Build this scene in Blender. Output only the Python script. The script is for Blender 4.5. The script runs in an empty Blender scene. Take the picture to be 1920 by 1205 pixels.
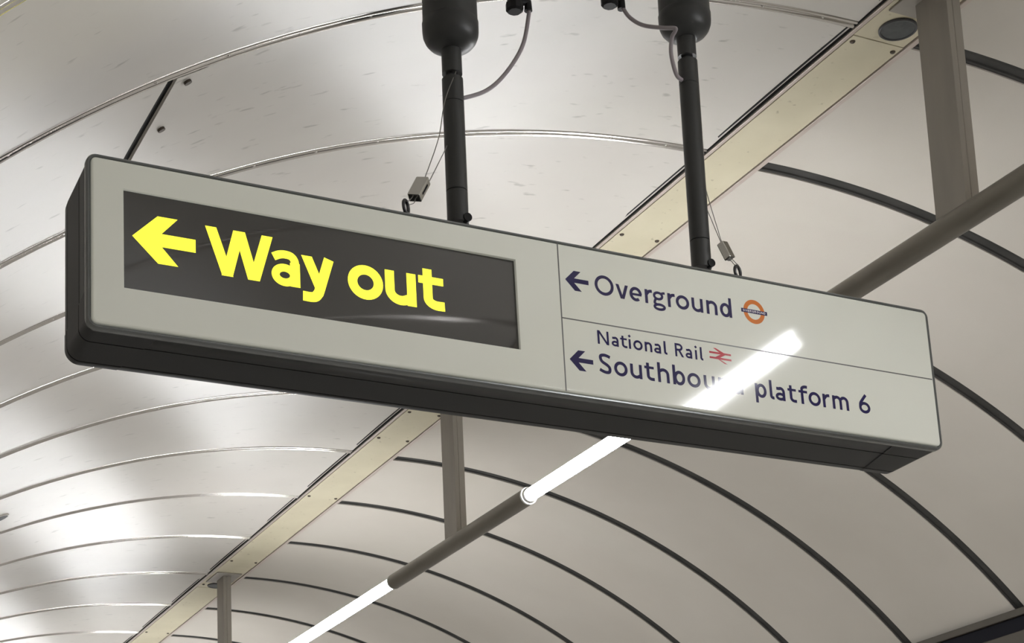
import bpy, bmesh, math, random
from mathutils import Vector, Matrix
from math import pi, sin, cos, sqrt, atan2

# ------------------------------------------------------------------ camera, world, exposure
scene = bpy.context.scene
COL = scene.collection
CZ = 1.55                                   # camera height above the floor
cam_data = bpy.data.cameras.new('camera')
cam = bpy.data.objects.new('camera', cam_data)
COL.objects.link(cam)
RIGHT = Vector((0.8951915, -0.4436321, -0.0426937))
UP = Vector((-0.0500937, -0.1953421, 0.9794550))
FWD = Vector((0.4428576, 0.8746610, 0.1970917))
cam.matrix_world = Matrix(((RIGHT.x, UP.x, -FWD.x, 0), (RIGHT.y, UP.y, -FWD.y, 0), (RIGHT.z, UP.z, -FWD.z, CZ), (0, 0, 0, 1)))
cam_data.sensor_fit = 'HORIZONTAL'
cam_data.sensor_width = 36.0
cam_data.lens = 3354.834 / 1920 * 36.0
cam_data.shift_x = (960 - 955.755) / 1920
cam_data.shift_y = (1287.876 - 602.5) / 1920
cam_data.clip_start = 0.05
scene.camera = cam

world = bpy.data.worlds.new('world')
scene.world = world
world.use_nodes = True
world.node_tree.nodes['Background'].inputs[0].default_value = (0.02, 0.02, 0.02, 1)
world.node_tree.nodes['Background'].inputs[1].default_value = 1.0

scene.view_settings.view_transform = 'Standard'
scene.view_settings.look = 'None'
scene.view_settings.gamma = 1.0
scene.view_settings.exposure = 0.58
scene.view_settings.use_curve_mapping = False
scene.cycles.max_bounces = 10
scene.cycles.diffuse_bounces = 6
scene.cycles.glossy_bounces = 4
scene.cycles.sample_clamp_indirect = 6.0

LAMP = 46.0                                  # radiance of the fluorescent tubes
R = random.Random(7)

# ------------------------------------------------------------------ materials
def mat(name, color, rough=0.5, metal=0.0, spec=0.5, emit=None, emit_s=0.0, coat=0.0, coat_r=0.1, aniso=0.0):
    m = bpy.data.materials.new(name)
    m.use_nodes = True
    b = m.node_tree.nodes['Principled BSDF']
    b.inputs['Base Color'].default_value = (*color, 1)
    b.inputs['Roughness'].default_value = rough
    b.inputs['Metallic'].default_value = metal
    b.inputs['Specular IOR Level'].default_value = spec
    b.inputs['Coat Weight'].default_value = coat
    b.inputs['Coat Roughness'].default_value = coat_r
    b.inputs['Anisotropic'].default_value = aniso
    if emit:
        b.inputs['Emission Color'].default_value = (*emit, 1)
        b.inputs['Emission Strength'].default_value = emit_s
    return m

def nodes(m):
    return m.node_tree.nodes, m.node_tree.links, m.node_tree.nodes['Principled BSDF']

def mottled(m, c1, c2, scale=(1, 1, 1), nscale=3.0, detail=4.0, lo=0.3, hi=0.7, bump=0.0, bump_scale=200.0, scuff=None, rough=None):
    """base colour varies between c1 and c2 by noise; optional fine bump and sparse dark scuffs"""
    N, L, b = nodes(m)
    tc = N.new('ShaderNodeTexCoord')
    mp = N.new('ShaderNodeMapping'); mp.inputs['Scale'].default_value = scale
    L.new(tc.outputs['Object'], mp.inputs['Vector'])
    nz = N.new('ShaderNodeTexNoise'); nz.inputs['Scale'].default_value = nscale; nz.inputs['Detail'].default_value = detail
    L.new(mp.outputs['Vector'], nz.inputs['Vector'])
    rp = N.new('ShaderNodeValToRGB')
    rp.color_ramp.elements[0].position = lo; rp.color_ramp.elements[0].color = (*c1, 1)
    rp.color_ramp.elements[1].position = hi; rp.color_ramp.elements[1].color = (*c2, 1)
    L.new(nz.outputs['Fac'], rp.inputs['Fac'])
    out = rp.outputs['Color']
    if scuff:
        mp2 = N.new('ShaderNodeMapping'); mp2.inputs['Scale'].default_value = scuff['scale']
        mp2.inputs['Rotation'].default_value = scuff.get('rot', (0, 0, 0))
        L.new(tc.outputs['Object'], mp2.inputs['Vector'])
        n2 = N.new('ShaderNodeTexNoise'); n2.inputs['Scale'].default_value = scuff['n']; n2.inputs['Detail'].default_value = 2.0
        L.new(mp2.outputs['Vector'], n2.inputs['Vector'])
        r2 = N.new('ShaderNodeValToRGB')
        r2.color_ramp.elements[0].position = scuff['lo']; r2.color_ramp.elements[0].color = (0, 0, 0, 1)
        r2.color_ramp.elements[1].position = scuff['hi']; r2.color_ramp.elements[1].color = (1, 1, 1, 1)
        L.new(n2.outputs['Fac'], r2.inputs['Fac'])
        mx = N.new('ShaderNodeMix'); mx.data_type = 'RGBA'
        mx.inputs[7].default_value = (*scuff['color'], 1)
        ml = N.new('ShaderNodeMath'); ml.operation = 'MULTIPLY'; ml.inputs[1].default_value = scuff.get('amt', 0.6)
        L.new(r2.outputs['Color'], ml.inputs[0])
        L.new(ml.outputs[0], mx.inputs[0]); L.new(out, mx.inputs[6])
        out = mx.outputs[2]
    L.new(out, b.inputs['Base Color'])
    if rough:
        mr = N.new('ShaderNodeMapRange'); mr.inputs['To Min'].default_value = rough[0]; mr.inputs['To Max'].default_value = rough[1]
        L.new(nz.outputs['Fac'], mr.inputs['Value']); L.new(mr.outputs['Result'], b.inputs['Roughness'])
    if bump:
        n3 = N.new('ShaderNodeTexNoise'); n3.inputs['Scale'].default_value = bump_scale; n3.inputs['Detail'].default_value = 2.0
        L.new(tc.outputs['Object'], n3.inputs['Vector'])
        bp = N.new('ShaderNodeBump'); bp.inputs['Strength'].default_value = bump; bp.inputs['Distance'].default_value = 0.001
        L.new(n3.outputs['Fac'], bp.inputs['Height']); L.new(bp.outputs['Normal'], b.inputs['Normal'])
    return m

M = {}
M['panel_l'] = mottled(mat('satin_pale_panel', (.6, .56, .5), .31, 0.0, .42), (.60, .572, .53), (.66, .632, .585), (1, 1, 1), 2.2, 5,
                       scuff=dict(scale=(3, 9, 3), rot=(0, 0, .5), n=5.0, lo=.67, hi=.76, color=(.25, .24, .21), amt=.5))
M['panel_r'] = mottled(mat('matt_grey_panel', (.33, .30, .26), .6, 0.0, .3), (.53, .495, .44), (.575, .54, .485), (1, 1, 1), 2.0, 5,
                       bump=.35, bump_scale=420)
M['bead'] = mat('polished_steel', (.72, .69, .66), .2, 1.0)
M['rivet'] = mat('rivet_steel', (.6, .58, .55), .3, 1.0)
M['batten'] = mottled(mat('dark_gasket', (.03, .03, .028), .6), (.022, .022, .02), (.045, .043, .04), (1, 1, 1), 12)
M['shell'] = mat('dark_void', (.012, .012, .012), .9)
M['cover'] = mottled(mat('cream_enamel', (.62, .55, .36), .4), (.56, .51, .37), (.63, .58, .43), (1, 1, 1), 5, 6,
                     scuff=dict(scale=(6, 6, 6), n=6.0, lo=.66, hi=.74, color=(.25, .21, .13), amt=.55))
M['rail'] = mat('pale_rail', (.52, .45, .40), .35, .2)
M['screw'] = mat('dark_screw', (.08, .065, .05), .45, .6)
M['post'] = mottled(mat('grey_post', (.16, .145, .125), .5, .25), (.30, .28, .25), (.38, .35, .31), (3, 3, .6), 4, 5)
M['sleeve'] = mottled(mat('bronze_sleeve', (.14, .125, .105), .38, .35), (.185, .168, .142), (.23, .21, .178), (4, 1, 4), 6, 4)
M['collar'] = mat('white_end_ring', (.8, .8, .78), .4)
M['lamp'] = mat('lit_tube', (.9, .9, .9), .4, emit=(.98, .985, 1.0), emit_s=LAMP)
M['black'] = mottled(mat('black_sign_casing', (.018, .018, .02), .42, spec=.2), (.0095, .0095, .0105), (.0135, .0135, .0145), (1, 1, 1), 8)
M['pole'] = mottled(mat('black_pole_paint', (.03, .031, .031), .42), (.027, .028, .028), (.036, .037, .037), (1, 1, 1), 9)
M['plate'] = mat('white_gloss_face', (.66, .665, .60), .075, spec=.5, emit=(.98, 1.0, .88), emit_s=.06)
M['display'] = mat('smoked_display', (.042, .04, .037), .03, spec=.9)
M['yellow'] = mat('lit_yellow', (.6, .6, .02), .5, emit=(1.0, .96, .05), emit_s=.9)
M['navy'] = mat('navy_vinyl', (.018, .014, .085), .08)
M['line'] = mat('grey_line', (.10, .10, .095), .4)
M['orange'] = mat('orange_vinyl', (.66, .19, .035), .1)
M['red'] = mat('red_vinyl', (.50, .045, .065), .1)
M['pale'] = mat('pale_vinyl', (.62, .58, .66), .2)
M['steel'] = mat('bright_steel', (.62, .61, .58), .22, 1.0)
M['dsteel'] = mat('dark_steel', (.10, .10, .105), .3, .9)
M['wire'] = mat('wire_rope', (.35, .34, .32), .4, .8)
M['cable'] = mat('grey_cable', (.30, .27, .285), .5)
M['rubber'] = mat('black_plastic', (.010, .010, .011), .45, spec=.2)
M['disc_rim'] = mat('disc_rim', (.055, .055, .06), .4)
M['grille'] = mottled(mat('disc_grille', (.06, .065, .065), .6), (.055, .06, .06), (.085, .09, .09), (1, 1, 1), 60)
M['lip'] = mat('lip_highlight_grey', (.16, .168, .168), .25, .5)  # black lip painted grey: highlight on the lower edge put into the colour
M['floor'] = mottled(mat('terrazzo_floor', (.3, .29, .27), .5), (.62, .61, .585), (.70, .69, .665), (1, 1, 1), 9, 6)
M['wall'] = mottled(mat('painted_wall', (.5, .48, .44), .5), (.62, .605, .57), (.68, .665, .63), (1, 1, 1), 2)
M['cornice'] = mat('bronze_cornice', (.07, .062, .05), .5, .3, spec=.2)
M['cornice_d'] = mat('black_cornice', (.006, .006, .010), .6, spec=.1)

# ------------------------------------------------------------------ mesh helpers
class MB:
    def __init__(self):
        self.v = []; self.f = []; self.m = []
    def add(self, vs, fs, mi=0):
        o = len(self.v)
        self.v += [tuple(p) for p in vs]
        self.f += [tuple(i + o for i in f) for f in fs]
        self.m += [mi] * len(fs)
    def box(self, x0, x1, y0, y1, z0, z1, mi=0):
        vs = [(x, y, z) for z in (z0, z1) for y in (y0, y1) for x in (x0, x1)]
        self.add(vs, [(0, 2, 3, 1), (4, 5, 7, 6), (0, 1, 5, 4), (2, 6, 7, 3), (0, 4, 6, 2), (1, 3, 7, 5)], mi)
    def loops(self, loops, cap0=False, cap1=False, close=True, mi=0):
        n = len(loops[0]); vs = [p for l in loops for p in l]; fs = []
        for i in range(len(loops) - 1):
            for j in range(n if close else n - 1):
                a = i * n + j; b = i * n + (j + 1) % n
                fs.append((a, b, b + n, a + n))
        if cap0: fs.append(tuple(reversed(range(n))))
        if cap1: fs.append(tuple((len(loops) - 1) * n + j for j in range(n)))
        self.add(vs, fs, mi)
    def lathe(self, prof, seg=32, base=(0, 0, 0), mi=0, cap=True):
        """prof: list of (r, z)"""
        lp = [[(base[0] + r * cos(2 * pi * k / seg), base[1] + r * sin(2 * pi * k / seg), base[2] + z) for k in range(seg)] for r, z in prof]
        self.loops(lp, cap, cap, True, mi)
    def cyl_between(self, a, b, r, seg=20, mi=0, r2=None):
        self.tube([a, b], r, seg, mi, r2)
    def tube(self, pts, r, seg=10, mi=0, r2=None):
        P = [Vector(p) for p in pts]; lp = []
        t0 = (P[1] - P[0]).normalized()
        n = t0.orthogonal().normalized()
        for i, p in enumerate(P):
            t = ((P[min(i + 1, len(P) - 1)] - P[max(i - 1, 0)])).normalized()
            n = (n - t * n.dot(t)).normalized(); bn = t.cross(n)
            rr = r if r2 is None else r + (r2 - r) * i / (len(P) - 1)
            lp.append([p + (n * cos(2 * pi * k / seg) + bn * sin(2 * pi * k / seg)) * rr for k in range(seg)])
        self.loops(lp, True, True, True, mi)
    def build(self, name, mats, parent=None, smooth=None, bevel=0.0, bseg=2):
        me = bpy.data.meshes.new(name)
        me.from_pydata(self.v, [], self.f)
        for m in (mats if isinstance(mats, (list, tuple)) else [mats]):
            me.materials.append(M[m])
        if isinstance(mats, (list, tuple)):
            me.polygons.foreach_set('material_index', self.m)
        bm = bmesh.new(); bm.from_mesh(me)
        bmesh.ops.recalc_face_normals(bm, faces=bm.faces[:])
        bm.to_mesh(me); bm.free()
        if smooth is not None:
            me.polygons.foreach_set('use_smooth', [True] * len(me.polygons))
            me.set_sharp_from_angle(angle=math.radians(smooth))
        o = bpy.data.objects.new(name, me)
        COL.objects.link(o)
        if parent: o.parent = parent
        if bevel:
            bv = o.modifiers.new('bevel', 'BEVEL'); bv.width = bevel; bv.segments = bseg; bv.limit_method = 'ANGLE'
        return o

def spline(pts, n=8):
    """Catmull-Rom through 3-D points"""
    P = [Vector(p) for p in pts]; P = [P[0] * 2 - P[1]] + P + [P[-1] * 2 - P[-2]]; out = []
    for i in range(1, len(P) - 2):
        a, b, c, d = P[i - 1:i + 3]
        for k in range(n):
            t = k / n
            out.append(.5 * ((2 * b) + (c - a) * t + (2 * a - 5 * b + 4 * c - d) * t * t + (3 * b - a - 3 * c + d) * t ** 3))
    out.append(P[-2]); return out

def empty(name, loc=(0, 0, 0)):
    o = bpy.data.objects.new(name, None); COL.objects.link(o); o.location = loc
    o.empty_display_size = .05
    return o
def tag(o, label, cat, group=None):
    o['label'] = label; o['category'] = cat
    if group: o['group'] = group
    return o
def struct(o):
    o['kind'] = 'structure'; return o
def link_copy(src, parent=None, loc=None, rot=None):
    c = src.copy(); COL.objects.link(c)
    if parent is not None: c.parent = parent
    if loc is not None: c.location = loc
    if rot is not None: c.rotation_euler = rot
    return c

# ------------------------------------------------------------------ the vault (structure)
LC = (2.4678, -0.7476 + CZ, 2.9985)          # left arc: centre x, z, radius
RC = (2.6490, -0.4718 + CZ, 2.7161)          # right arc
A_LC = math.acos((2.4355 - LC[0]) / LC[2])
A_LE = pi
A_RC = math.acos((2.6165 - RC[0]) / RC[2])
A_RE = math.acos((4.538 - RC[0]) / RC[2])
RING = {0: 2.9258, 1: 3.5611, 2: 4.179, 3: 4.816, 4: 5.448, 5: 6.0616, 6: 6.6565, 7: 7.2857, 8: 7.9153, 9: 8.5358, 10: 9.1567}
for k in range(11, 22): RING[k] = RING[10] + .6219 * (k - 10)
for k in range(-1, -12, -1): RING[k] = RING[0] + .6219 * k
KMIN, KMAX = -11, 21
Y0, Y1 = RING[KMIN], RING[KMAX]

def arc_pt(c, a, y, dr=0.0):
    return (c[0] + (c[2] + dr) * cos(a), y, c[1] + (c[2] + dr) * sin(a))

def sheet(mb, c, a0, a1, y0, y1, seg=40, pillow=0.0, tilt=0.0, fold=.018, ny=6):
    """one curved cladding panel with folded edges"""
    lp = []
    cols = [(y0, fold)] + [(y0 + (y1 - y0) * j / ny, None) for j in range(ny + 1)] + [(y1, fold)]
    for (y, f) in cols:
        row = []
        for i in range(seg + 1):
            a = a0 + (a1 - a0) * i / seg
            if f: dr = f
            else:
                t = (y - y0) / (y1 - y0)
                dr = pillow * 4 * t * (1 - t) + tilt * (t - .5)
            row.append(arc_pt(c, a, y, dr))
        lp.append(row)
    mb.loops(lp, close=False)

ceiling = MB()
for c, a0, a1 in ((LC, A_LC - .06, A_LE), (RC, A_RC + .06, A_RE)):
    ceiling.loops([[arc_pt(c, a0 + (a1 - a0) * i / 48, y, .05) for i in range(49)] for y in (Y0, Y1)], close=False)
ceiling = struct(ceiling.build('ceiling', 'shell', smooth=40))

JOINT = .0150
JOINT_R = .025                                 # half width of the joint between two panels
HATCH_X = 0.849
for k in range(KMIN, KMAX):
    y0, y1 = RING[k] + JOINT, RING[k + 1] - JOINT
    ry0, ry1 = RING[k] + JOINT_R, RING[k + 1] - JOINT_R
    pl, tl = R.uniform(.0005, .003), R.uniform(-.003, .003)
    if k == 0:
        ah = math.acos((HATCH_X - LC[0]) / LC[2])
        for a0, a1 in ((A_LC, ah - .0026), (ah + .0026, A_LE)):
            mb = MB(); sheet(mb, LC, a0, a1, y0, y1, 44, pl, tl); mb.build('ceiling_panel', 'panel_l', ceiling, 30)
        mb = MB()                            # overlapping joint strip beside the open slit
        a1 = ah - .0030; a0 = math.acos((.918 - LC[0]) / LC[2])
        lp = []
        for y in (y0 + .004, y1 - .004):
            lp.append([arc_pt(LC, a0, y, .0), arc_pt(LC, a0 + .0004, y, -.0028)] + [arc_pt(LC, a0 + .0004 + (a1 - a0 - .0004) * t / 6, y, -.003) for t in range(1, 7)] + [arc_pt(LC, a1, y, .003)])
        mb.loops(lp, close=False)
        bk = MB()                            # black strip standing in for the shade inside the slit
        bk.loops([[arc_pt(LC, ah + .008 - .016 * t / 4, y, .0035) for t in range(5)] for y in (y0, y1)], close=False); bk.build('gap_shade', 'shell', ceiling)
        js = mb.build('joint_strip', 'panel_l', ceiling, 25)
        for yy, xx in ((3.167, .887), (2.975, .884), (3.42, .886)):
            s = MB(); a = math.acos((xx - LC[0]) / LC[2]); p = Vector(arc_pt(LC, a, yy, -.003))
            nrm = Vector((-cos(a), 0, -sin(a)))
            s.tube([p, p + nrm * .005], .008, 12); s.build('screw', 'screw', js, 40)
    else:
        mb = MB(); sheet(mb, LC, A_LC, A_LE, y0, y1, 64, pl, tl); mb.build('ceiling_panel', 'panel_l', ceiling, 30)
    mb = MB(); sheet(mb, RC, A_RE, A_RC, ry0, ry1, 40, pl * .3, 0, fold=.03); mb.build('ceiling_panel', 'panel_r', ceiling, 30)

# polished joint beads on the left, dark recessed joints on the right
rivet_src = None
tn = 0
for k in range(KMIN, KMAX + 1):
    tn += 1
    y = RING[k]
    prof = [(-.0125, .006), (-.0125, -.001), (-.0105, -.0038), (-.0075, -.0048), (-.0045, -.0038), (-.003, -.001), (.001, -.001), (.003, -.0045), (.0065, -.0066), (.0095, -.0058), (.0118, -.003), (.0125, .0), (.0125, .006)]
    mb = MB(); seg = 72
    mb.loops([[arc_pt(LC, A_LC + (A_LE - A_LC) * i / seg, y + dy - .0020, dr) for (dy, dr) in prof] for i in range(seg + 1)], close=False)
    b = struct(mb.build('trim_%d' % tn, 'bead', smooth=50))
    mb = MB()                                # black strip painting in shade along the joint's open side
    mb.loops([[arc_pt(LC, A_LC + (A_LE - A_LC) * i / seg, y + dy, .0025) for dy in (.006, .0185)] for i in range(seg + 1)], close=False)
    mb.build('gap_shade', 'shell', b, 50)
    if -1 <= k <= 8:
        for i in range(30):
            a = A_LC + .03 + i * .0545 + (k % 3) * .01
            if a > A_LC + (1.45 if k < 2 else 1.2): break
            p = Vector(arc_pt(LC, a, y - .003, -.001)); nrm = Vector((-cos(a), 0, -sin(a)))
            if rivet_src is None:
                s = MB(); s.lathe([(.0001, .004), (.002, .0035), (.0034, .0015), (.0038, 0)], 10)
                rivet_src = s.build('rivet', 'rivet', b, 60); rv = rivet_src
            else:
                rv = link_copy(rivet_src, b)
            rv.location = p; rv.rotation_euler = nrm.to_track_quat('Z', 'Y').to_euler()
for k in range(KMIN, KMAX + 1):
    tn += 1
    y = RING[k]; mb = MB(); seg = 44
    prof = [(-.027, .02), (-.027, .004), (-.014, .002), (-.012, .006), (.012, .006), (.014, .002), (.027, .004), (.027, .02)]
    mb.loops([[arc_pt(RC, A_RE + (A_RC - A_RE) * i / seg, y + dy, dr) for (dy, dr) in prof] for i in range(seg + 1)], close=False)
    struct(mb.build('trim_%d' % tn, 'batten', smooth=40))

# rails each side of the crown cover
ZC = 2.243 + CZ
for x0, x1, z in ((2.4388, 2.4500, ZC + .002), (2.5985, 2.6125, ZC - .001)):
    tn += 1; mb = MB(); mb.box(x0, x1, Y0, Y1, z - .003, z + .03); struct(mb.build('trim_%d' % tn, 'rail', bevel=.0015))
tn += 1; mb = MB()                            # dark channel behind the crown covers; its slim strip paints the left gap's shade
mb.box(2.4362, 2.4385, Y0, Y1, ZC + .003, ZC + .02); mb.box(2.425, 2.43, Y0, Y1, ZC + .008, ZC + .06); mb.box(2.4165, 2.6305, Y0, Y1, ZC + .03, ZC + .035); mb.box(2.6165, 2.6215, Y0, Y1, ZC + .006, ZC + .06)
struct(mb.build('trim_%d' % tn, 'shell'))

# cornice on the right, walls, floor, ends
ZR = 1.48 + CZ
tn += 1; mb = MB(); mb.box(4.505, 4.60, Y0, Y1, ZR - .028, ZR); struct(mb.build('trim_%d' % tn, 'cornice', bevel=.003))
tn += 1; mb = MB(); mb.box(4.52, 4.60, Y0, Y1, ZR - .085, ZR - .028); struct(mb.build('trim_%d' % tn, 'cornice_d'))
tn += 1; mb = MB(); mb.box(4.50, 4.60, Y0, Y1, ZR - .16, ZR - .085); struct(mb.build('trim_%d' % tn, 'cornice', bevel=.003))
mb = MB(); mb.box(4.54, 4.64, Y0, Y1, 0, ZR - .16); struct(mb.build('wall_right', 'wall'))
mb = MB(); mb.box(-.66, -.535, Y0, Y1, 0, LC[1]); struct(mb.build('wall_left', 'wall'))
mb = MB(); mb.box(-.66, 4.64, Y0, Y1, -.1, 0); struct(mb.build('floor', 'floor'))
mb = MB(); mb.box(-.66, 4.64, Y0 - .1, Y0, -.1, 4.0); struct(mb.build('wall_front', 'wall'))
mb = MB(); mb.box(-.66, 4.64, Y1, Y1 + .1, -.1, 4.0); struct(mb.build('wall_back', 'wall'))

# ------------------------------------------------------------------ lamp posts and fluorescent tubes
PX, PZ = 2.5236, 1.7014 + CZ
POST0, PSTEP, HALF = 2.747, 2.5955, .5485
post_label = {0: 'nearest grey ceiling post carrying a bronze light tube, right of the sign',
              1: 'middle grey ceiling post coming down below the underside of the sign',
              2: 'furthest small grey ceiling post at the lower left near the bottom edge'}
def make_post():
    t = empty('light_post')
    p = MB(); z1 = ZC - PZ - .004
    x0, x1, y0, y1 = -.019, .019, -.05, .05
    # folded channel: outer skin with a shallow seam groove on the near face
    prof = [(x0, y1), (x0, y0), (x0 + .014, y0), (x0 + .0145, y0 + .002), (x0 + .0165, y0 + .002), (x0 + .017, y0), (x1, y0), (x1, y1)]
    p.loops([[(x, y, z) for x, y in prof] for z in (0.0, z1)], True, True)
    p.build('upright', 'post', t, bevel=.0015)
    f = MB(); f.box(-.06, .06, -.09, .09, z1, z1 + .004)
    f.build('flange', 'post', t)
    s = MB(); s.tube([(0, -HALF, 0), (0, HALF, 0)], .028, 32)
    sl = s.build('sleeve', 'sleeve', t, 40)
    for sg in (-1, 1):
        c = MB()
        lp = []
        for r, d in ((.0285, -.006), (.0285, .003), (.0255, .003), (.0245, -.002), (.0215, -.002)):
            lp.append([(r * cos(2 * pi * i / 32), sg * (HALF + d), r * sin(2 * pi * i / 32)) for i in range(32)])
        c.loops(lp); c.build('end_ring', 'collar', sl, 30)
    return t
def make_lamp():
    t = empty('tube_lamp'); Lh = PSTEP / 2 - HALF
    d = MB(); d.tube([(0, -Lh + .001, 0), (0, Lh - .001, 0)], .0205, 28)
    d.build('diffuser_tube', 'lamp', t, 40)
    h = MB(); na = 14                      # opaque strip added on top of the tube to keep light off the crown
    out = [(.0213 * cos(math.radians(55 + 70 * i / na)), .0213 * sin(math.radians(55 + 70 * i / na))) for i in range(na + 1)]
    inn = [(x * .975, z * .975) for x, z in reversed(out)]
    h.loops([[(x, y, z) for x, z in out + inn] for y in (-Lh + .012, Lh - .012)], True, True); h.build('uplight_shield', 'collar', t, 40)
    for sg in (-1, 1):
        c = MB(); c.tube([(0, sg * (Lh - .012), 0), (0, sg * (Lh + .03), 0)], .0212, 24); c.build('end_cap', 'collar', t, 40)
    return t
def copy_tree(src, loc):
    c = link_copy(src, None, loc)
    for ch in list(src.children):
        d = link_copy(ch, c)
        for g in list(ch.children): link_copy(g, d)
    return c
post0 = make_post(); lamp0 = make_lamp()
PG, LG = 'light posts along the ceiling crown', 'fluorescent tubes in a row'
lamp_label = {-1: 'near fluorescent tube mirrored as the white streak in the sign face',
              0: 'lit fluorescent tube ending just below the underside of the sign',
              1: 'lit fluorescent tube running off the bottom edge, left of centre'}
first_p = first_l = True
for k in range(-2, 5):
    y = POST0 + PSTEP * k
    o = post0 if first_p else copy_tree(post0, (0, 0, 0)); first_p = False
    o.location = (PX, y, PZ)
    tag(o, post_label.get(k, 'grey ceiling post of the light row, outside the picture'), 'post', PG)
    if k < 4:
        o = lamp0 if first_l else copy_tree(lamp0, (0, 0, 0)); first_l = False
        o.location = (PX, y + PSTEP / 2, PZ)
        tag(o, lamp_label.get(k, 'lit fluorescent tube of the light row, outside the picture'), 'lamp', LG)

# ------------------------------------------------------------------ cream crown covers with screws
def cover(y0, y1, screws, label, name='cover_plate', drop=0.0, group='cream covers along the crown'):
    t = empty(name, (2.5245, (y0 + y1) / 2, ZC)); tag(t, label, 'cover', group)
    h = (y1 - y0) / 2
    b = MB(); b.box(-.0715, .0715, -h + .0008, h - .0008, drop, drop + .003); b.build('plate', 'cover', t)
    for ys in screws:
        for sx in (-.058, .058):
            s = MB(); s.lathe([(.0001, -.0045), (.004, -.004), (.0062, -.002), (.0068, 0)], 12, (sx, ys - (y0 + y1) / 2, drop))
            s.build('screw', 'screw', t, 40)
    return t
cl = {0: ('long cream crown cover passing behind the right pole of the sign', (2.975, 4.045, 5.12)),
      1: ('long cream crown cover between the middle and furthest posts, below the sign', (5.57, 5.86, 6.61, 7.64)),
      2: ('long cream crown cover beyond the furthest post, at the bottom edge', (8.08, 9.11, 10.2)),
      -1: ('long cream crown cover before the nearest post, at the top edge', (.40, 1.5, 2.52))}
SH = .2
for k in range(-2, 5):
    y = POST0 + PSTEP * k + (.0 if k else .006)
    lab = {0: 'short cream cover plate with a black disc beside the nearest post',
           1: 'short cream cover plate hidden behind the sign at the middle post',
           2: 'short cream cover plate around the head of the furthest post'}.get(k, 'short cream cover plate outside the picture')
    cover(y - SH, y + SH, (), lab, drop=.0015, group='short cream covers at the posts')
    if k < 4:
        ya, yb = y + SH, POST0 + PSTEP * (k + 1) - SH
        d = cl.get(k, ('long cream crown cover outside the picture', ()))
        cover(ya, yb, d[1], d[0])
DG = 'black discs beside the posts'
def disc(x, y, label):
    t = empty('speaker_disc', (x, y, ZC + .0015)); tag(t, label, 'speaker', DG)
    r = MB(); r.lathe([(.0445, 0), (.0445, -.004), (.042, -.006), (.0385, -.005), (.0380, -.001)], 36, cap=False); r.build('rim', 'disc_rim', t, 30)
    g = MB(); g.lathe([(.0385, -.0005), (.0383, -.0038), (.02, -.0044), (.0001, -.0046)], 36); g.build('grille', 'grille', t, 30)
    return t
disc(2.533, 2.893, 'black round disc on the crown cover beside the nearest post')
disc(2.533, 2.893 + 2 * PSTEP, 'small black round disc on the crown cover beside the furthest post')
t = empty('ceiling_spotlight'); tag(t, 'dark round fitting with a pale rim at the left edge of the photo', 'light')
a = math.acos((1.186 - LC[0]) / LC[2]); p = Vector(arc_pt(LC, a, 6.405, -.0015)); t.location = p
t.rotation_euler = Vector((-cos(a), 0, -sin(a))).to_track_quat('Z', 'Y').to_euler()
s = MB(); s.lathe([(.043, -.01), (.043, .0012), (.0415, .002), (.0385, .0018), (.0375, .0008)], 32, cap=False); s.build('rim', 'rivet', t, 30)
s = MB(); s.lathe([(.0378, .0), (.037, .0012), (.02, .0016), (.0001, .0018)], 32); s.build('lens', 'rubber', t, 30)

# ------------------------------------------------------------------ the sign
SF = 2.74 / 2.77                             # distance of the sign along the sight lines
SK = 2.77 / 2.86 * SF
C = Vector((1.546173 * SF, 2.77 * SF, 1.3430775 * SF + CZ)); L, H, D = 1.77965 * SF, .30153 * SF, .16553 * SF
yaw, roll, tilt = .0084, -.0023, .0332
U = Vector((cos(yaw) * cos(roll), sin(yaw) * cos(roll), sin(roll)))
N_ = Vector((sin(yaw) * cos(tilt), -cos(yaw) * cos(tilt), sin(tilt))); N_ = (N_ - U * N_.dot(U)).normalized()
V = N_.cross(U)
if V.z < 0: V = -V
sign = empty('hanging_sign')
B = -N_
sign.matrix_world = Matrix(((U.x, B.x, V.x, C.x), (U.y, B.y, V.y, C.y), (U.z, B.z, V.z, C.z), (0, 0, 0, 1)))
tag(sign, 'long black cased hanging sign with a lit yellow Way out display', 'sign')

def rrect(hl, hh, r, y, n=8):
    pts = []
    for cx, cz, a0 in ((hl - r, hh - r, 0), (-hl + r, hh - r, pi / 2), (-hl + r, -hh + r, pi), (hl - r, -hh + r, 3 * pi / 2)):
        for i in range(n + 1):
            a = a0 + pi / 2 * i / n
            pts.append((cx + r * cos(a), y, cz + r * sin(a)))
    return pts
HL, HH = L / 2, H / 2
CAS = [(.0008, .006), (.0012, .001), (.003, -.0012), (.0055, -.001), (.0075, .002), (.0078, .006), (.0078, .013), (.0055, .016), (.0055, .058),
       (.0035, .0585), (.0035, .0607), (.0055, .0612), (.0058, .1405), (.0038, .141), (.0038, .1432), (.0058, .1437), (.005, .160), (.001, .1655)]
mb = MB()
mb.loops([rrect(HL + o, HH + o, .012 + o * .8 + (y * .05), y) for o, y in CAS[6:]], False, True)
casing = mb.build('casing', 'black', sign, 38)
mb = MB(); mb.loops([rrect(HL + o, HH + o, .012 + o * .8 + (y * .05), y) for o, y in CAS[:7]])
mb.build('highlit_lip', 'lip', sign, 50)
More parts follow.
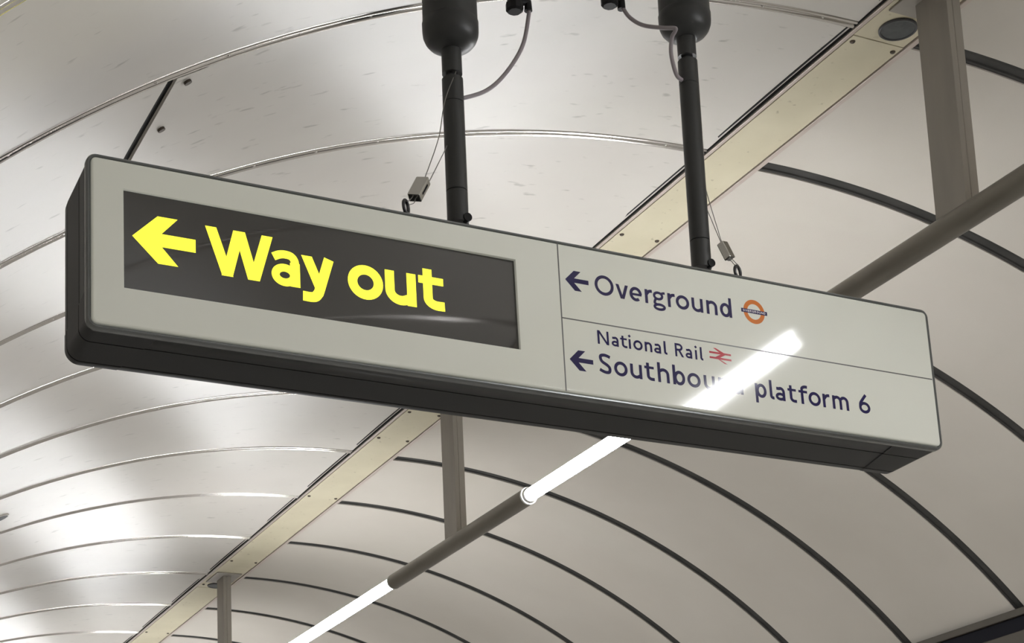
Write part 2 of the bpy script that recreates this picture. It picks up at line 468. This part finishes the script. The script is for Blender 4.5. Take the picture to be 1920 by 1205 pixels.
# moulded corner caps wrap the two lower corners
def corner_cap(sx):
    mb = MB(); lp = []
    for o, y in [c for c in CAS if c[1] >= .016]:
        oo = o + .0009; r = .012 + o * .8 + y * .05
        hl, hh = HL + oo, HH + oo
        pts = [(-hl, y, -hh + r + .055 - y * .18)] + [(-hl + r - r * cos(pi / 2 * i / 8), y, -hh + r - r * sin(pi / 2 * i / 8)) for i in range(9)] + [(-hl + r + .105 - y * .25, y, -hh)]
        lp.append([(x * sx, yy, z) for x, yy, z in pts])
    inner0 = [(x * .9995, y + .0, z * .999) for x, y, z in lp[0]]
    mb.loops(lp, close=False)
    return mb.build('corner_cap', 'black', sign, 38)
corner_cap(1); corner_cap(-1)

# white face with a rectangular window
K = SK / 1000.0
def mm(u, v, y=0.0): return (u * K, y, v * K)
W0, W1, WB, WT = -862.7 * K, -96.2 * K, -83.0 * K, 104.0 * K
bm = bmesh.new()
def ring_of(pts):
    vs = [bm.verts.new(p) for p in pts]
    es = [bm.edges.new((vs[i], vs[(i + 1) % len(vs)])) for i in range(len(vs))]
    return vs, es
FACE_Y = -.003
outs = [rrect(HL - .0002, HH - .0002, .009, .005), rrect(HL - .0002, HH - .0002, .009, -.0005), rrect(HL - .0010, HH - .0010, .0085, -.0018), rrect(HL - .0028, HH - .0028, .007, -.0027), rrect(HL - .0045, HH - .0045, .006, FACE_Y)]
rings = [ring_of(o) for o in outs]
for i in range(len(rings) - 1):
    a, b = rings[i][0], rings[i + 1][0]
    for j in range(len(a)): bm.faces.new((a[j], a[(j + 1) % len(a)], b[(j + 1) % len(a)], b[j]))
win = [[(W0 - e, y, WB - e), (W1 + e, y, WB - e), (W1 + e, y, WT + e), (W0 - e, y, WT + e)] for e, y in ((.0008, FACE_Y), (0, FACE_Y + .0008), (0, .006))]
wr = [ring_of(w) for w in win]
for i in range(2):
    a, b = wr[i][0], wr[i + 1][0]
    for j in range(4): bm.faces.new((a[j], a[(j + 1) % 4], b[(j + 1) % 4], b[j]))
bmesh.ops.triangle_fill(bm, use_beauty=True, use_dissolve=False, edges=rings[-1][1] + wr[0][1], normal=(0, -1, 0))
bmesh.ops.recalc_face_normals(bm, faces=bm.faces[:])
me = bpy.data.meshes.new('face_plate'); bm.to_mesh(me); bm.free(); me.materials.append(M['plate'])
face = bpy.data.objects.new('face_plate', me); COL.objects.link(face); face.parent = sign
me.polygons.foreach_set('use_smooth', [abs(p.normal.y) < .9999 for p in me.polygons])
mb = MB(); mb.box(W0 - .003, W1 + .003, .0042, .008, WB - .003, WT + .003); mb.build('display_panel', 'display', sign)
DISP_Y = .0042

# ---- lettering drawn stroke by stroke
class Ink:
    """flat strokes lying on the sign; each stroke a hair above the last so that none coincide"""
    def __init__(self, y): self.mb = MB(); self.y = y; self.n = 0
    def yy(self): self.n += 1; return self.y - self.n * .000012
    def poly(self, pts):
        y = self.yy(); self.mb.add([mm(u, v, y) for u, v in pts], [tuple(range(len(pts)))])
    def rib(self, pts, w, closed=False):
        y = self.yy(); P = [Vector((p[0], p[1])) for p in pts]; n = len(P); a = []; b = []
        for i in range(n):
            if closed: d0 = (P[i] - P[i - 1]).normalized(); d1 = (P[(i + 1) % n] - P[i]).normalized()
            else:
                d0 = (P[i] - P[i - 1]).normalized() if i else (P[1] - P[0]).normalized()
                d1 = (P[i + 1] - P[i]).normalized() if i < n - 1 else d0
            t = (d0 + d1).normalized(); nn = Vector((-t.y, t.x)); s = w / 2 / max(.35, nn.dot(Vector((-d0.y, d0.x))))
            a.append(P[i] + nn * s); b.append(P[i] - nn * s)
        vs = [mm(p.x, p.y, y) for p in a] + [mm(p.x, p.y, y) for p in b]
        fs = [(i, (i + 1) % n, n + (i + 1) % n, n + i) for i in range(n if closed else n - 1)]
        self.mb.add(vs, fs)
    def ell(self, cx, cy, rx, ry, w, a0=0, a1=360, n=40):
        full = abs(a1 - a0) >= 360
        pts = [(cx + rx * cos(math.radians(a0 + (a1 - a0) * i / n)), cy + ry * sin(math.radians(a0 + (a1 - a0) * i / n))) for i in range(n if full else n + 1)]
        self.rib(pts, w, full)
    def arc(self, cx, cy, rx, ry, a0, a1, n=18):
        return [(cx + rx * cos(math.radians(a0 + (a1 - a0) * i / n)), cy + ry * sin(math.radians(a0 + (a1 - a0) * i / n))) for i in range(n + 1)]
    def bar(self, xb, xt, y0, y1, h):          # slanted bar with level ends
        self.poly([(xb - h / 2, y0), (xb + h / 2, y0), (xt + h / 2, y1), (xt - h / 2, y1)])
    def rect(self, x0, x1, y0, y1): self.poly([(x0, y0), (x1, y0), (x1, y1), (x0, y1)])
    def spl(self, pts, w, n=8):
        self.rib([(p.x, p.y) for p in spline([(a, b, 0) for a, b in pts], n)], w)
    def g(self, ch, x0, x1, b, X, A, w):
        W = x1 - x0; m = (x0 + x1) / 2; h = w * 1.08
        if ch == 'o': self.ell(m, b + X / 2, (W - w) / 2, (X * 1.03 - w) / 2, w)
        elif ch == 'O': self.ell(m, b + A / 2, (W - w) / 2, (A * 1.0 - w) / 2, w, n=56)
        elif ch == 'v':
            self.bar(m - h * .12, x0 + h / 2, b, b + X, h); self.bar(m + h * .12, x1 - h / 2, b, b + X, h)
        elif ch == 'W':
            self.bar(x0 + W * .32, x0 + h / 2, b, b + A, h); self.bar(x0 + W * .31, m - W * .005, b, b + A, h)
            self.bar(x0 + W * .70, m + W * .005, b, b + A, h); self.bar(x0 + W * .71, x1 - h / 2, b, b + A, h)
        elif ch == 'y':
            self.bar(m + h * .15, x0 + h / 2, b + X * .08, b + X, h)
            ang = (x1 - h / 2 - m - h * .1) / (X * .95)
            ds = X * .36; xe = m + h * .1 - ang * X * .10
            self.rib([(x1 - h / 2, b + X), (m + h * .1, b + X * .03), (xe, b - X * .06)] + [(x1 * 0 + p[0], p[1]) for p in spline2([(xe, b - X * .06), (xe - W * .10, b - ds + w * .62), (xe - W * .24, b - ds + w * .5), (x0 + W * .02, b - ds + w * .52)])][1:], w)
        elif ch == 'e':
            cy = b + X / 2; rx, ry = (W - w) / 2, (X * 1.03 - w) / 2
            self.rib(self.arc(m, cy, rx, ry, 0, 307, 36), w); self.rect(x0 + w * .6, x1 - w * .15, cy - w * .48, cy + w * .28)
        elif ch == 'a':
            xs = x1 - w / 2
            self.rib([(xs, b), (xs, b + X * .62)] + self.arc(xs - (W - w) * .42, b + X * .62, (W - w) * .42, X * .38 - w / 2, 0, 118, 14)[1:] + [(x0 + W * .13, b + X * .86)], w)
            rx = (W - w) * .5; ry = (X * .60 - w) / 2
            self.ell(x0 + w / 2 + rx, b + ry + w / 2 - X * .01, rx, ry, w * .92)
        elif ch == 'u':
            xl, xr = x0 + w / 2, x1 - w / 2; rx = (xr - xl) / 2
            self.rib([(xl, b + X), (xl, b + X * .42)] + self.arc(m, b + X * .42, rx, X * .42 - w / 2 + X * .01, 180, 300, 16)[1:] + [(xr, b + X * .24)], w)
            self.rect(x1 - w, x1, b, b + X)
        elif ch == 'n':
            xl, xr = x0 + w / 2, x1 - w / 2; rx = (xr - xl) / 2
            self.rect(x0, x0 + w, b, b + X)
            self.rib([(xr, b), (xr, b + X * .58)] + self.arc(m, b + X * .58, rx, X * .42 - w / 2 + X * .01, 0, 125, 16)[1:] + [(xl, b + X * .76)], w)
        elif ch == 'm':
            q = (W - w) / 2; self.rect(x0, x0 + w, b, b + X)
            for s in (0, 1):
                xl = x0 + w / 2 + q * s; xr = xl + q
                self.rib([(xr, b), (xr, b + X * .60)] + self.arc((xl + xr) / 2, b + X * .60, q / 2, X * .40 - w / 2 + X * .01, 0, 125, 14)[1:] + [(xl, b + X * .76)], w)
        elif ch == 'r':
            self.rect(x0, x0 + w, b, b + X)
            self.spl([(x0 + w / 2, b + X * .62), (x0 + W * .48, b + X * .83), (x0 + W * .72, b + X - w * .48), (x1, b + X - w * .42)], w)
        elif ch == 't':
            xs = x0 + W * .36; 
            self.rib([(xs, b + A), (xs, b + X * .34)] + self.arc(xs + (x1 - xs) * .62, b + X * .34, (x1 - xs) * .62, X * .34 - w / 2, 180, 268, 12)[1:] + [(x1, b + w * .52)], w)
            self.rect(x0, x1 - W * .02, b + X - w * .80, b + X + w * .02)
        elif ch == 'f':
            xs = x0 + W * .38
            self.rib([(xs, b), (xs, b + A - (x1 - xs) * .65)] + self.arc(xs + (x1 - xs) * .72, b + A - (x1 - xs) * .65, (x1 - xs) * .72, (x1 - xs) * .65 - w / 2, 180, 85, 12)[1:] + [(x1, b + A - w * .55)], w)
            self.rect(x0, x1 - W * .04, b + X - w * .85, b + X)
        elif ch == 'd':
            self.rect(x1 - w, x1, b, b + A); self.ell(x0 + (W - w * .35) / 2, b + X / 2, (W - w * .35 - w) / 2, (X * 1.03 - w) / 2, w)
        elif ch == 'b':
            self.rect(x0, x0 + w, b, b + A); self.ell(x1 - (W - w * .35) / 2, b + X / 2, (W - w * .35 - w) / 2, (X * 1.03 - w) / 2, w)
        elif ch == 'p':
            self.rect(x0, x0 + w, b - X * .40, b + X); self.ell(x1 - (W - w * .35) / 2, b + X / 2, (W - w * .35 - w) / 2, (X * 1.03 - w) / 2, w)
        elif ch == 'h':
            self.rect(x0, x0 + w, b, b + A); self.g('n', x0, x1, b, X, A, w)
        elif ch == 'i':
            self.rect(m - w / 2, m + w / 2, b, b + X); c = b + A - w * .35; s = w * .74
            self.poly([(m, c - s), (m + s, c), (m, c + s), (m - s, c)])
        elif ch == 'l':
            xs = x0 + w / 2; r = max(x1 - xs, w)
            self.rib([(xs, b + A), (xs, b + X * .26)] + self.arc(xs + r * .75, b + X * .26, r * .75, X * .26 - w / 2, 180, 262, 10)[1:] + [(x1, b + w * .55)], w)
        elif ch == 'g':
            ct = b + X * .66; rt = (X * .68 - w) / 2; xm = x0 + W * .44; ww = w * .84
            self.ell(xm, ct, (W * .84 - ww) / 2, rt, ww)
            self.spl([(xm + W * .22, ct + rt * .75), (x1 - W * .14, b + X - w * .45), (x1, b + X - w * .38)], w * .8)
            self.spl([(xm - W * .20, ct - rt * .85), (x0 + W * .12, b + X * .16), (x0 + W * .26, b + X * .05)], ww)
            self.ell(m, b - X * .13, (W - ww) / 2, (X * .54 - ww) / 2, ww)
        elif ch == 'N':
            self.rect(x0, x0 + w, b, b + A); self.rect(x1 - w, x1, b, b + A)
            self.poly([(x0, b + A), (x0 + w * 1.15, b + A), (x1, b), (x1 - w * 1.15, b)])
        elif ch == 'R':
            self.rect(x0, x0 + w, b, b + A); rb = A * .27
            cy = b + A - w / 2 - (A * .56 - w) / 2; ry = (A * .56 - w) / 2; cx = x0 + W * .46
            self.rib([(x0 + w / 2, cy + ry), (cx, cy + ry)] + self.arc(cx, cy, x1 - W * .10 - w / 2 - cx, ry, 90, -90, 18)[1:] + [(x0 + w / 2, cy - ry)], w)
            self.bar(x1 - h * .55, x0 + W * .45, b, cy - ry, h * 1.05)
        elif ch == 'S':
            self.spl([(x1 - W * .06, b + A * .845), (x0 + W * .68, b + A - w * .62), (x0 + W * .42, b + A - w / 2), (x0 + W * .17, b + A * .87), (x0 + w * .56, b + A * .73), (x0 + W * .27, b + A * .585),
                      (m + W * .12, b + A * .46), (x1 - w * .75, b + A * .36), (x1 - w * .5, b + A * .24), (x0 + W * .80, b + A * .105), (x0 + W * .56, b + w * .48), (x0 + W * .28, b + w * .72), (x0 + W * .02, b + A * .185)], w, 8)
        elif ch == '6':
            ry = (A * .62 - w) / 2; rx = (W - w) / 2; cy = b + ry + w / 2
            self.ell(m, cy, rx, ry, w)
            self.spl([(m - rx, cy), (m - rx * .88, cy + A * .22), (m - rx * .38, b + A * .72), (m + rx * .45, b + A)], w)
        elif ch == 'E':
            self.rect(x0, x0 + w, b, b + A)
            for f in (0, .5, 1): self.rect(x0, x1, b + (A - w) * f, b + (A - w) * f + w)
        elif ch == 'V': self.bar(m, x0 + h / 2, b, b + A, h); self.bar(m, x1 - h / 2, b, b + A, h)
        elif ch == 'U':
            rx = (W - w) / 2
            self.rib([(x0 + w / 2, b + A)] + self.arc(m, b + rx + w / 2, rx, rx, 180, 360, 14) + [(x1 - w / 2, b + A)], w)
        elif ch == 'D':
            self.rect(x0, x0 + w, b, b + A)
            self.rib([(x0 + w / 2, b + A - w / 2)] + self.arc(x0 + W * .35, b + A / 2, W * .65 - w / 2, (A - w) / 2, 90, -90, 16) + [(x0 + w / 2, b + w / 2)], w)
        elif ch == 'G':
            self.rib(self.arc(m, b + A / 2, (W - w) / 2, (A - w) / 2, 45, 345, 24), w); self.rect(m, x1, b + A * .35, b + A * .35 + w)
    def build(self, name, m): return self.mb.build(name, m, sign)
def spline2(pts, n=8): return [(p.x, p.y) for p in spline([(a, b, 0) for a, b in pts], n)]

# yellow display
YI = DISP_Y - .0003
def word(y, m, label, letters, b, X, A, w, t_asc):
    k = Ink(y)
    for ch, x0, x1 in letters: k.g(ch, x0, x1, b, X, t_asc if ch == 't' else A, w)
    if label == 'lit yellow word Way':          # the bold two-storey a, drawn by hand
        k.rect(-556.5, -537.8, -26.5, 20)
        k.spl([(-547.2, 12), (-547.6, 24), (-554, 32.5), (-566, 34.6), (-577, 32.6), (-588, 27.0)], 15.5)
        k.ell(-567.0, -6.0, 17.5, 14.2, 15.0)
    o = k.build('lettering', m); o['label'] = label; return o
ink = Ink(YI)
ink.poly([(-846, 20.8), (-800.5, 66), (-764.5, 66), (-805, 20.8)]); ink.poly([(-846, 20.8), (-805, 20.8), (-764.5, -24.4), (-800.5, -24.4)]); ink.rect(-812, -732.5, 8.2, 33.2)
ink.build('arrow', 'yellow')['label'] = 'lit yellow arrow pointing left'
word(YI, 'yellow', 'lit yellow word Way', (('W', -714.5, -588.5), ('y', -534.5, -470.5)), -26.5, 66, 91, 19.0, 82)
word(YI, 'yellow', 'lit yellow word out', (('o', -444.5, -374.5), ('u', -370, -307.5), ('t', -302, -249.5)), -27, 66.5, 91, 18.6, 82)

INK_Y = FACE_Y - .0002
def arrow(tx, ty):
    i = Ink(INK_Y)
    i.poly([(tx, ty), (tx + 20.5, ty + 21), (tx + 36, ty + 21), (tx + 15.5, ty)]); i.poly([(tx, ty), (tx + 15.5, ty), (tx + 36, ty - 21.4), (tx + 20.5, ty - 21.4)])
    i.rect(tx + 12, tx + 52.5, ty - 4.6, ty + 4.9); return i.build('arrow', 'navy')
arrow(11.6, 81.2); arrow(9.6, -87.0)
def navy(label, letters, b, X, A, w, ta): word(INK_Y, 'navy', label, letters, b, X, A, w, ta)
navy('dark blue word beside the upper arrow', (('O', 78, 121.3), ('v', 126, 154.8), ('e', 157.4, 186.3), ('r', 193.3, 210.5), ('g', 211.8, 240.8), ('r', 246.8, 264.2), ('o', 266.1, 297.9), ('u', 304, 331), ('n', 339.5, 366), ('d', 372.6, 401.2)), 60.5, 30.2, 43.2, 6.6, 38)
navy('small dark blue word National', (('N', 75.8, 101.4), ('a', 107.2, 123.4), ('t', 127.5, 143), ('i', 146.6, 151.6), ('o', 157.2, 178.5), ('n', 183.6, 200.6), ('a', 205, 221.2), ('l', 228.2, 235.6)), -45.2, 20.6, 28.8, 4.6, 25.5)
navy('small dark blue word Rail', (('R', 254.4, 275), ('a', 278.8, 294.6), ('i', 301.8, 306.8), ('l', 314, 320.8)), -45.2, 20.6, 28.8, 4.6, 25.5)
navy('dark blue word Southbound', (('S', 75.6, 102.4), ('o', 108.8, 139.4), ('u', 145.6, 172.6), ('t', 178.6, 201), ('h', 209, 236), ('b', 244.2, 272.9), ('o', 278.3, 309.6), ('u', 317.6, 344), ('n', 353, 379), ('d', 385.8, 412)), -106.6, 30.2, 42.2, 6.6, 37.5)
navy('dark blue word platform', (('p', 442, 470), ('l', 477.8, 488.6), ('a', 492, 516.3), ('t', 523.4, 545), ('f', 551, 574), ('o', 575.6, 606.6), ('r', 612, 630), ('m', 637, 679)), -106.6, 30.2, 42.2, 6.6, 37.5)
navy('dark blue figure 6', (('6', 706, 735.6),), -106.6, 30.2, 42.2, 6.6, 37.5)
# dividing lines
i = Ink(INK_Y + .0001); i.poly([(-4.3, -155), (-1.5, -155), (.6, 156), (-2.2, 156)]); i.build('divider_line', 'line')
i = Ink(INK_Y + .0001); i.rect(-1, 915, -3.6, -.9); i.build('divider_line', 'line')
# ring-and-bar emblem
i = Ink(INK_Y); i.ell(457.3, 83.0, 21.6, 22.0, 9.6, n=56); em = i.build('roundel', 'orange')
i = Ink(INK_Y - .0002); i.rect(425.2, 489.8, 78.9, 87.4); bar = i.build('name_bar', 'navy'); bar.parent = em
i = Ink(INK_Y - .0004); cw = 5.45
for n_, ch in enumerate('OVERGROUND'):
    x = 429.3 + n_ * 5.7; i.g(ch, x, x + 4.7, 80.8, 3, 4.8, 1.15)
tx = i.build('lettering', 'pale'); tx.parent = em
# double-arrow emblem
i = Ink(INK_Y)
wv = 3.1
i.rect(336.6, 389.5, -25.6, -21.4); i.rect(336.6, 389.5, -36.9, -32.7)
i.poly([(346.6, -13.2), (353.4, -13.2), (375.0, -22.6), (368.0, -25.4)])
i.poly([(370.5, -22.0), (377.0, -24.6), (355.8, -36.4), (349.2, -33.6)])
i.poly([(351.0, -33.4), (358.5, -35.6), (379.4, -45.0), (372.6, -45.0)])
i.build('rail_emblem', 'red')
# eyebolts on top of the casing (sub-part: nut)
def eyebolt(u, w, rot):
    mb = MB(); pts = [(.011 * cos(2 * pi * k / 24), .0, .016 + .0125 * sin(2 * pi * k / 24)) for k in range(25)]
    mb.tube(pts, .0033, 10); e = mb.build('eyebolt', 'dsteel', sign, 60)
    HHO = HH + .0056 - (w - .016); nb = MB(); nb.lathe([(.008, HHO), (.008, HHO + .005), (.006, HHO + .0065)], 6); nt = nb.build('nut', 'dsteel', e)
    e.location = (u, .0235, w - .016); e.rotation_euler = (0, 0, rot); return e
def to_local(p): return sign.matrix_world.inverted() @ Vector(p)
EK = 2.794 / 2.8528                          # the eyebolts stand near the front edge of the casing
E1 = to_local((1.2715 * EK * SF, 2.794 * SF, 1.5575 * EK * SF + CZ)); E2 = to_local((2.0195 * EK * SF, 2.794 * SF, 1.5515 * EK * SF + CZ))
eyebolt(E1.x, E1.z, .75); eyebolt(E2.x, E2.z, .45)

# ------------------------------------------------------------------ the two suspension poles
PY = 2.8528
def pole(x, zs, label, name='suspension_pole'):
    """zs: sign top, low ring, high ring, tube top, sleeve bottom, bell bottom, bell shoulder"""
    x *= SF; t = empty(name, (x, PY * SF, 0)); tag(t, label, 'pole', 'poles holding the sign')
    z0, zr, zh, zt, zs_, zb, zsh = [z * SF + CZ for z in zs]
    m_ = MB(); r = .0205
    m_.lathe([(r, zr + .0012), (r, zh - .0008), (r - .0012, zh), (r, zh + .0008), (r, zt), (r - .003, zt + .0005)], 36); m_.build('tube', 'pole', t, 30)
    m_ = MB(); m_.lathe([(r, z0), (r, zr - .0012), (r - .0015, zr), (r, zr + .0011)], 36); m_.build('foot_sleeve', 'pole', t, 30)
    m_ = MB(); m_.tube([(r * .5, -r * .55, z0 + .006), (r * .5, -r * 1.12, z0 + .006)], .0085, 16); m_.build('locking_screw', 'rubber', t, 40)
    m_ = MB(); m_.lathe([(.012, zt - .004), (.012, zs_ + .02)], 20); m_.build('swivel_rod', 'dsteel', t, 40)
    m_ = MB(); rs = .0195
    m_.lathe([(rs - .003, zs_ + .0005), (rs, zs_), (rs, zb + .004)], 36); m_.build('upper_sleeve', 'pole', t, 30)
    ceil = LC[1] + sqrt(LC[2] ** 2 - (x - LC[0]) ** 2)
    m_ = MB(); rb = .0545
    prof = [(rs, zb - .001), (rs + .004, zb), (rb * .62, zb + .0055), (rb * .80, zb + .0115), (rb * .91, zb + .019), (rb * .98, zb + .029), (rb, zb + .038), (rb + .0003, zsh), (rb - .0008, zsh + .0015), (rb - .0012, zsh + .004), (rb - .0018, ceil + .012)]
    m_.lathe(prof, 48); m_.build('ceiling_bell', 'pole', t, 40)
    return t
pole(1.3775, (1.5400, 1.6055, 1.7899, 1.8407, 1.8519, 1.9031, 1.9597), 'left black pole holding the sign, above the Way out display')
pole(1.9245, (1.5380, 1.5977, 1.9476, 2.0020, 2.0120, 2.0544, 2.1081), 'right black pole holding the sign, in front of the crown cover')

# ------------------------------------------------------------------ safety wires with lock boxes
def P3(x, z, y=PY): return Vector((x * SF, y * SF, z * SF + CZ))
def Q3(x, z, k):                             # the same sight line, k of the way nearer
    return Vector((x * k * SF, PY * k * SF, z * k * SF + CZ))
def safety_wire(strands, lock_a, lock_b, loop, label, wire_mat='wire', box=(.0125, .009), spin=0.0):
    t = empty('safety_wire', tuple(lock_b)); tag(t, label, 'wire', 'safety wires of the sign')
    off = lock_b
    m_ = MB()
    for s in strands: m_.tube([p - off for p in spline(s, 6)], .0009, 6)
    for s in loop: m_.tube([p - off for p in spline(s, 6)], .0009, 6)
    m_.build('wire_rope', wire_mat, t, 60)
    d = (lock_a - lock_b).normalized(); q = d.to_track_quat('Z', 'Y'); ln = (lock_a - lock_b).length
    b = MB(); b.box(-box[0], box[0], -box[1], box[1], 0, ln)
    lk = b.build('wire_lock', 'steel', t, bevel=.002)
    lk.rotation_euler = (q @ Matrix.Rotation(spin, 3, 'Z').to_quaternion()).to_euler(); 
    s = MB(); s.box(-.0018, .0018, -box[1] - .0006, -box[1] + .002, ln * .25, ln * .75); sl = s.build('release_slot', 'rubber', lk)
    s = MB(); s.box(-box[0] - .0006, -box[0] + .002, -.0018, .0018, ln * .25, ln * .75); s.build('release_slot', 'rubber', lk)
    return t
ya = PY - .006
safety_wire([[P3(1.3775, 1.8494, PY - .017), Q3(1.3593, 1.7912, .991), Q3(1.3427, 1.7096, .990), Q3(1.3075, 1.6125, .987)],
             [P3(1.3640, 1.706, PY), Q3(1.3553, 1.6876, .996), Q3(1.3185, 1.6135, .987)]],
            Q3(1.3085, 1.6170, .987), Q3(1.2875, 1.5765, .984), [[Q3(1.284, 1.578, .984), Q3(1.2765, 1.569, .982), Q3(1.2720, 1.567, EK)], [Q3(1.2905, 1.577, .984), Q3(1.2865, 1.566, .982), Q3(1.277, 1.561, EK)]],
            'thin safety wire with a bright lock box left of the left pole', spin=.5)
safety_wire([[P3(1.9405, 1.70), Q3(1.9493, 1.6707, .994), Q3(1.9767, 1.6046, .987)], [P3(1.9455, 1.73), Q3(1.9568, 1.684, .994), Q3(1.9785, 1.605, .987)]],
            Q3(1.9790, 1.6045, .987), Q3(1.9965, 1.5720, .984), [[Q3(1.994, 1.573, .984), Q3(2.005, 1.562, .982), Q3(2.0125, 1.5555, EK)], [Q3(2.0, 1.574, .984), Q3(2.01, 1.565, .982), Q3(2.0165, 1.561, EK)]],
            'thin safety wire with a grey lock box right of the right pole', box=(.0095, .008), spin=-.6)

# ------------------------------------------------------------------ power cables with glands
def power_cable(pts, gland, elbow, label, r=.0042):
    t = empty('power_cable', tuple(gland)); tag(t, label, 'cable', 'cables feeding the sign')
    c = MB(); c.tube([p - Vector(gland) for p in spline(pts, 10)], r, 12); c.build('cable', 'cable', t, 60)
    ce = LC[1] + sqrt(LC[2] ** 2 - (gland.x - LC[0]) ** 2)
    g = MB(); g.lathe([(.0135, 0), (.018, .004), (.018, .018), (.0145, .022), (.0145, ce - gland.z + .005)], 10); g.build('gland_nut', 'rubber', t, 20)
    e = MB(); d = elbow - gland
    e.tube([Vector((0, 0, .022)), Vector((d.x * .6, d.y * .6, .026)), d + Vector((0, 0, .012)), d + Vector((0, 0, -.006))], .0085, 12); e.build('elbow', 'rubber', t, 50)
    return t
f = 2.90 / 2.8528
g1 = P3(1.5215 * f, 2.0205 * f, 2.90); e1 = P3(1.552 * f, 2.036 * f, 2.90)
power_cable([P3(1.5525 * f, 2.035 * f, 2.90), P3(1.5521 * f, 2.019 * f, 2.90), P3(1.5355 * 1.0105, 1.9506 * 1.0105, 2.8528 * 1.0105), P3(1.4968 * 1.006, 1.8838 * 1.006, PY * 1.006), P3(1.4538 * 1.002, 1.8365 * 1.002, PY * 1.002), P3(1.4043, 1.8088), P3(1.385, 1.805)],
            g1, e1, 'grey power cable looping from a black gland to the left pole')
g2 = P3(1.7431 * f, 2.086 * f, 2.90); e2 = P3(1.771 * f, 2.092 * f, 2.90)
power_cable([P3(1.771 * f, 2.095 * f, 2.90), P3(1.7886 * 1.012, 2.073 * 1.012, PY * 1.012), P3(1.8198 * 1.004, 2.0621 * 1.004, PY * 1.004), P3(1.8652 * .99, 2.0667 * .99, PY * .99), P3(1.8985 * .982, 2.0735 * .982, PY * .982), P3(1.8985 * .983, 2.066 * .983, PY * .983),
             P3(1.8901 * .988, 2.0504 * .988, PY * .988), P3(1.8852 * .993, 2.0187 * .993, PY * .993), P3(1.8883 * .994, 1.9889 * .994, PY * .994), P3(1.8965 * .995, 1.9635 * .995, PY * .995), P3(1.912, 1.955)],
            g2, e2, 'grey power cable bent round the bell of the right pole')
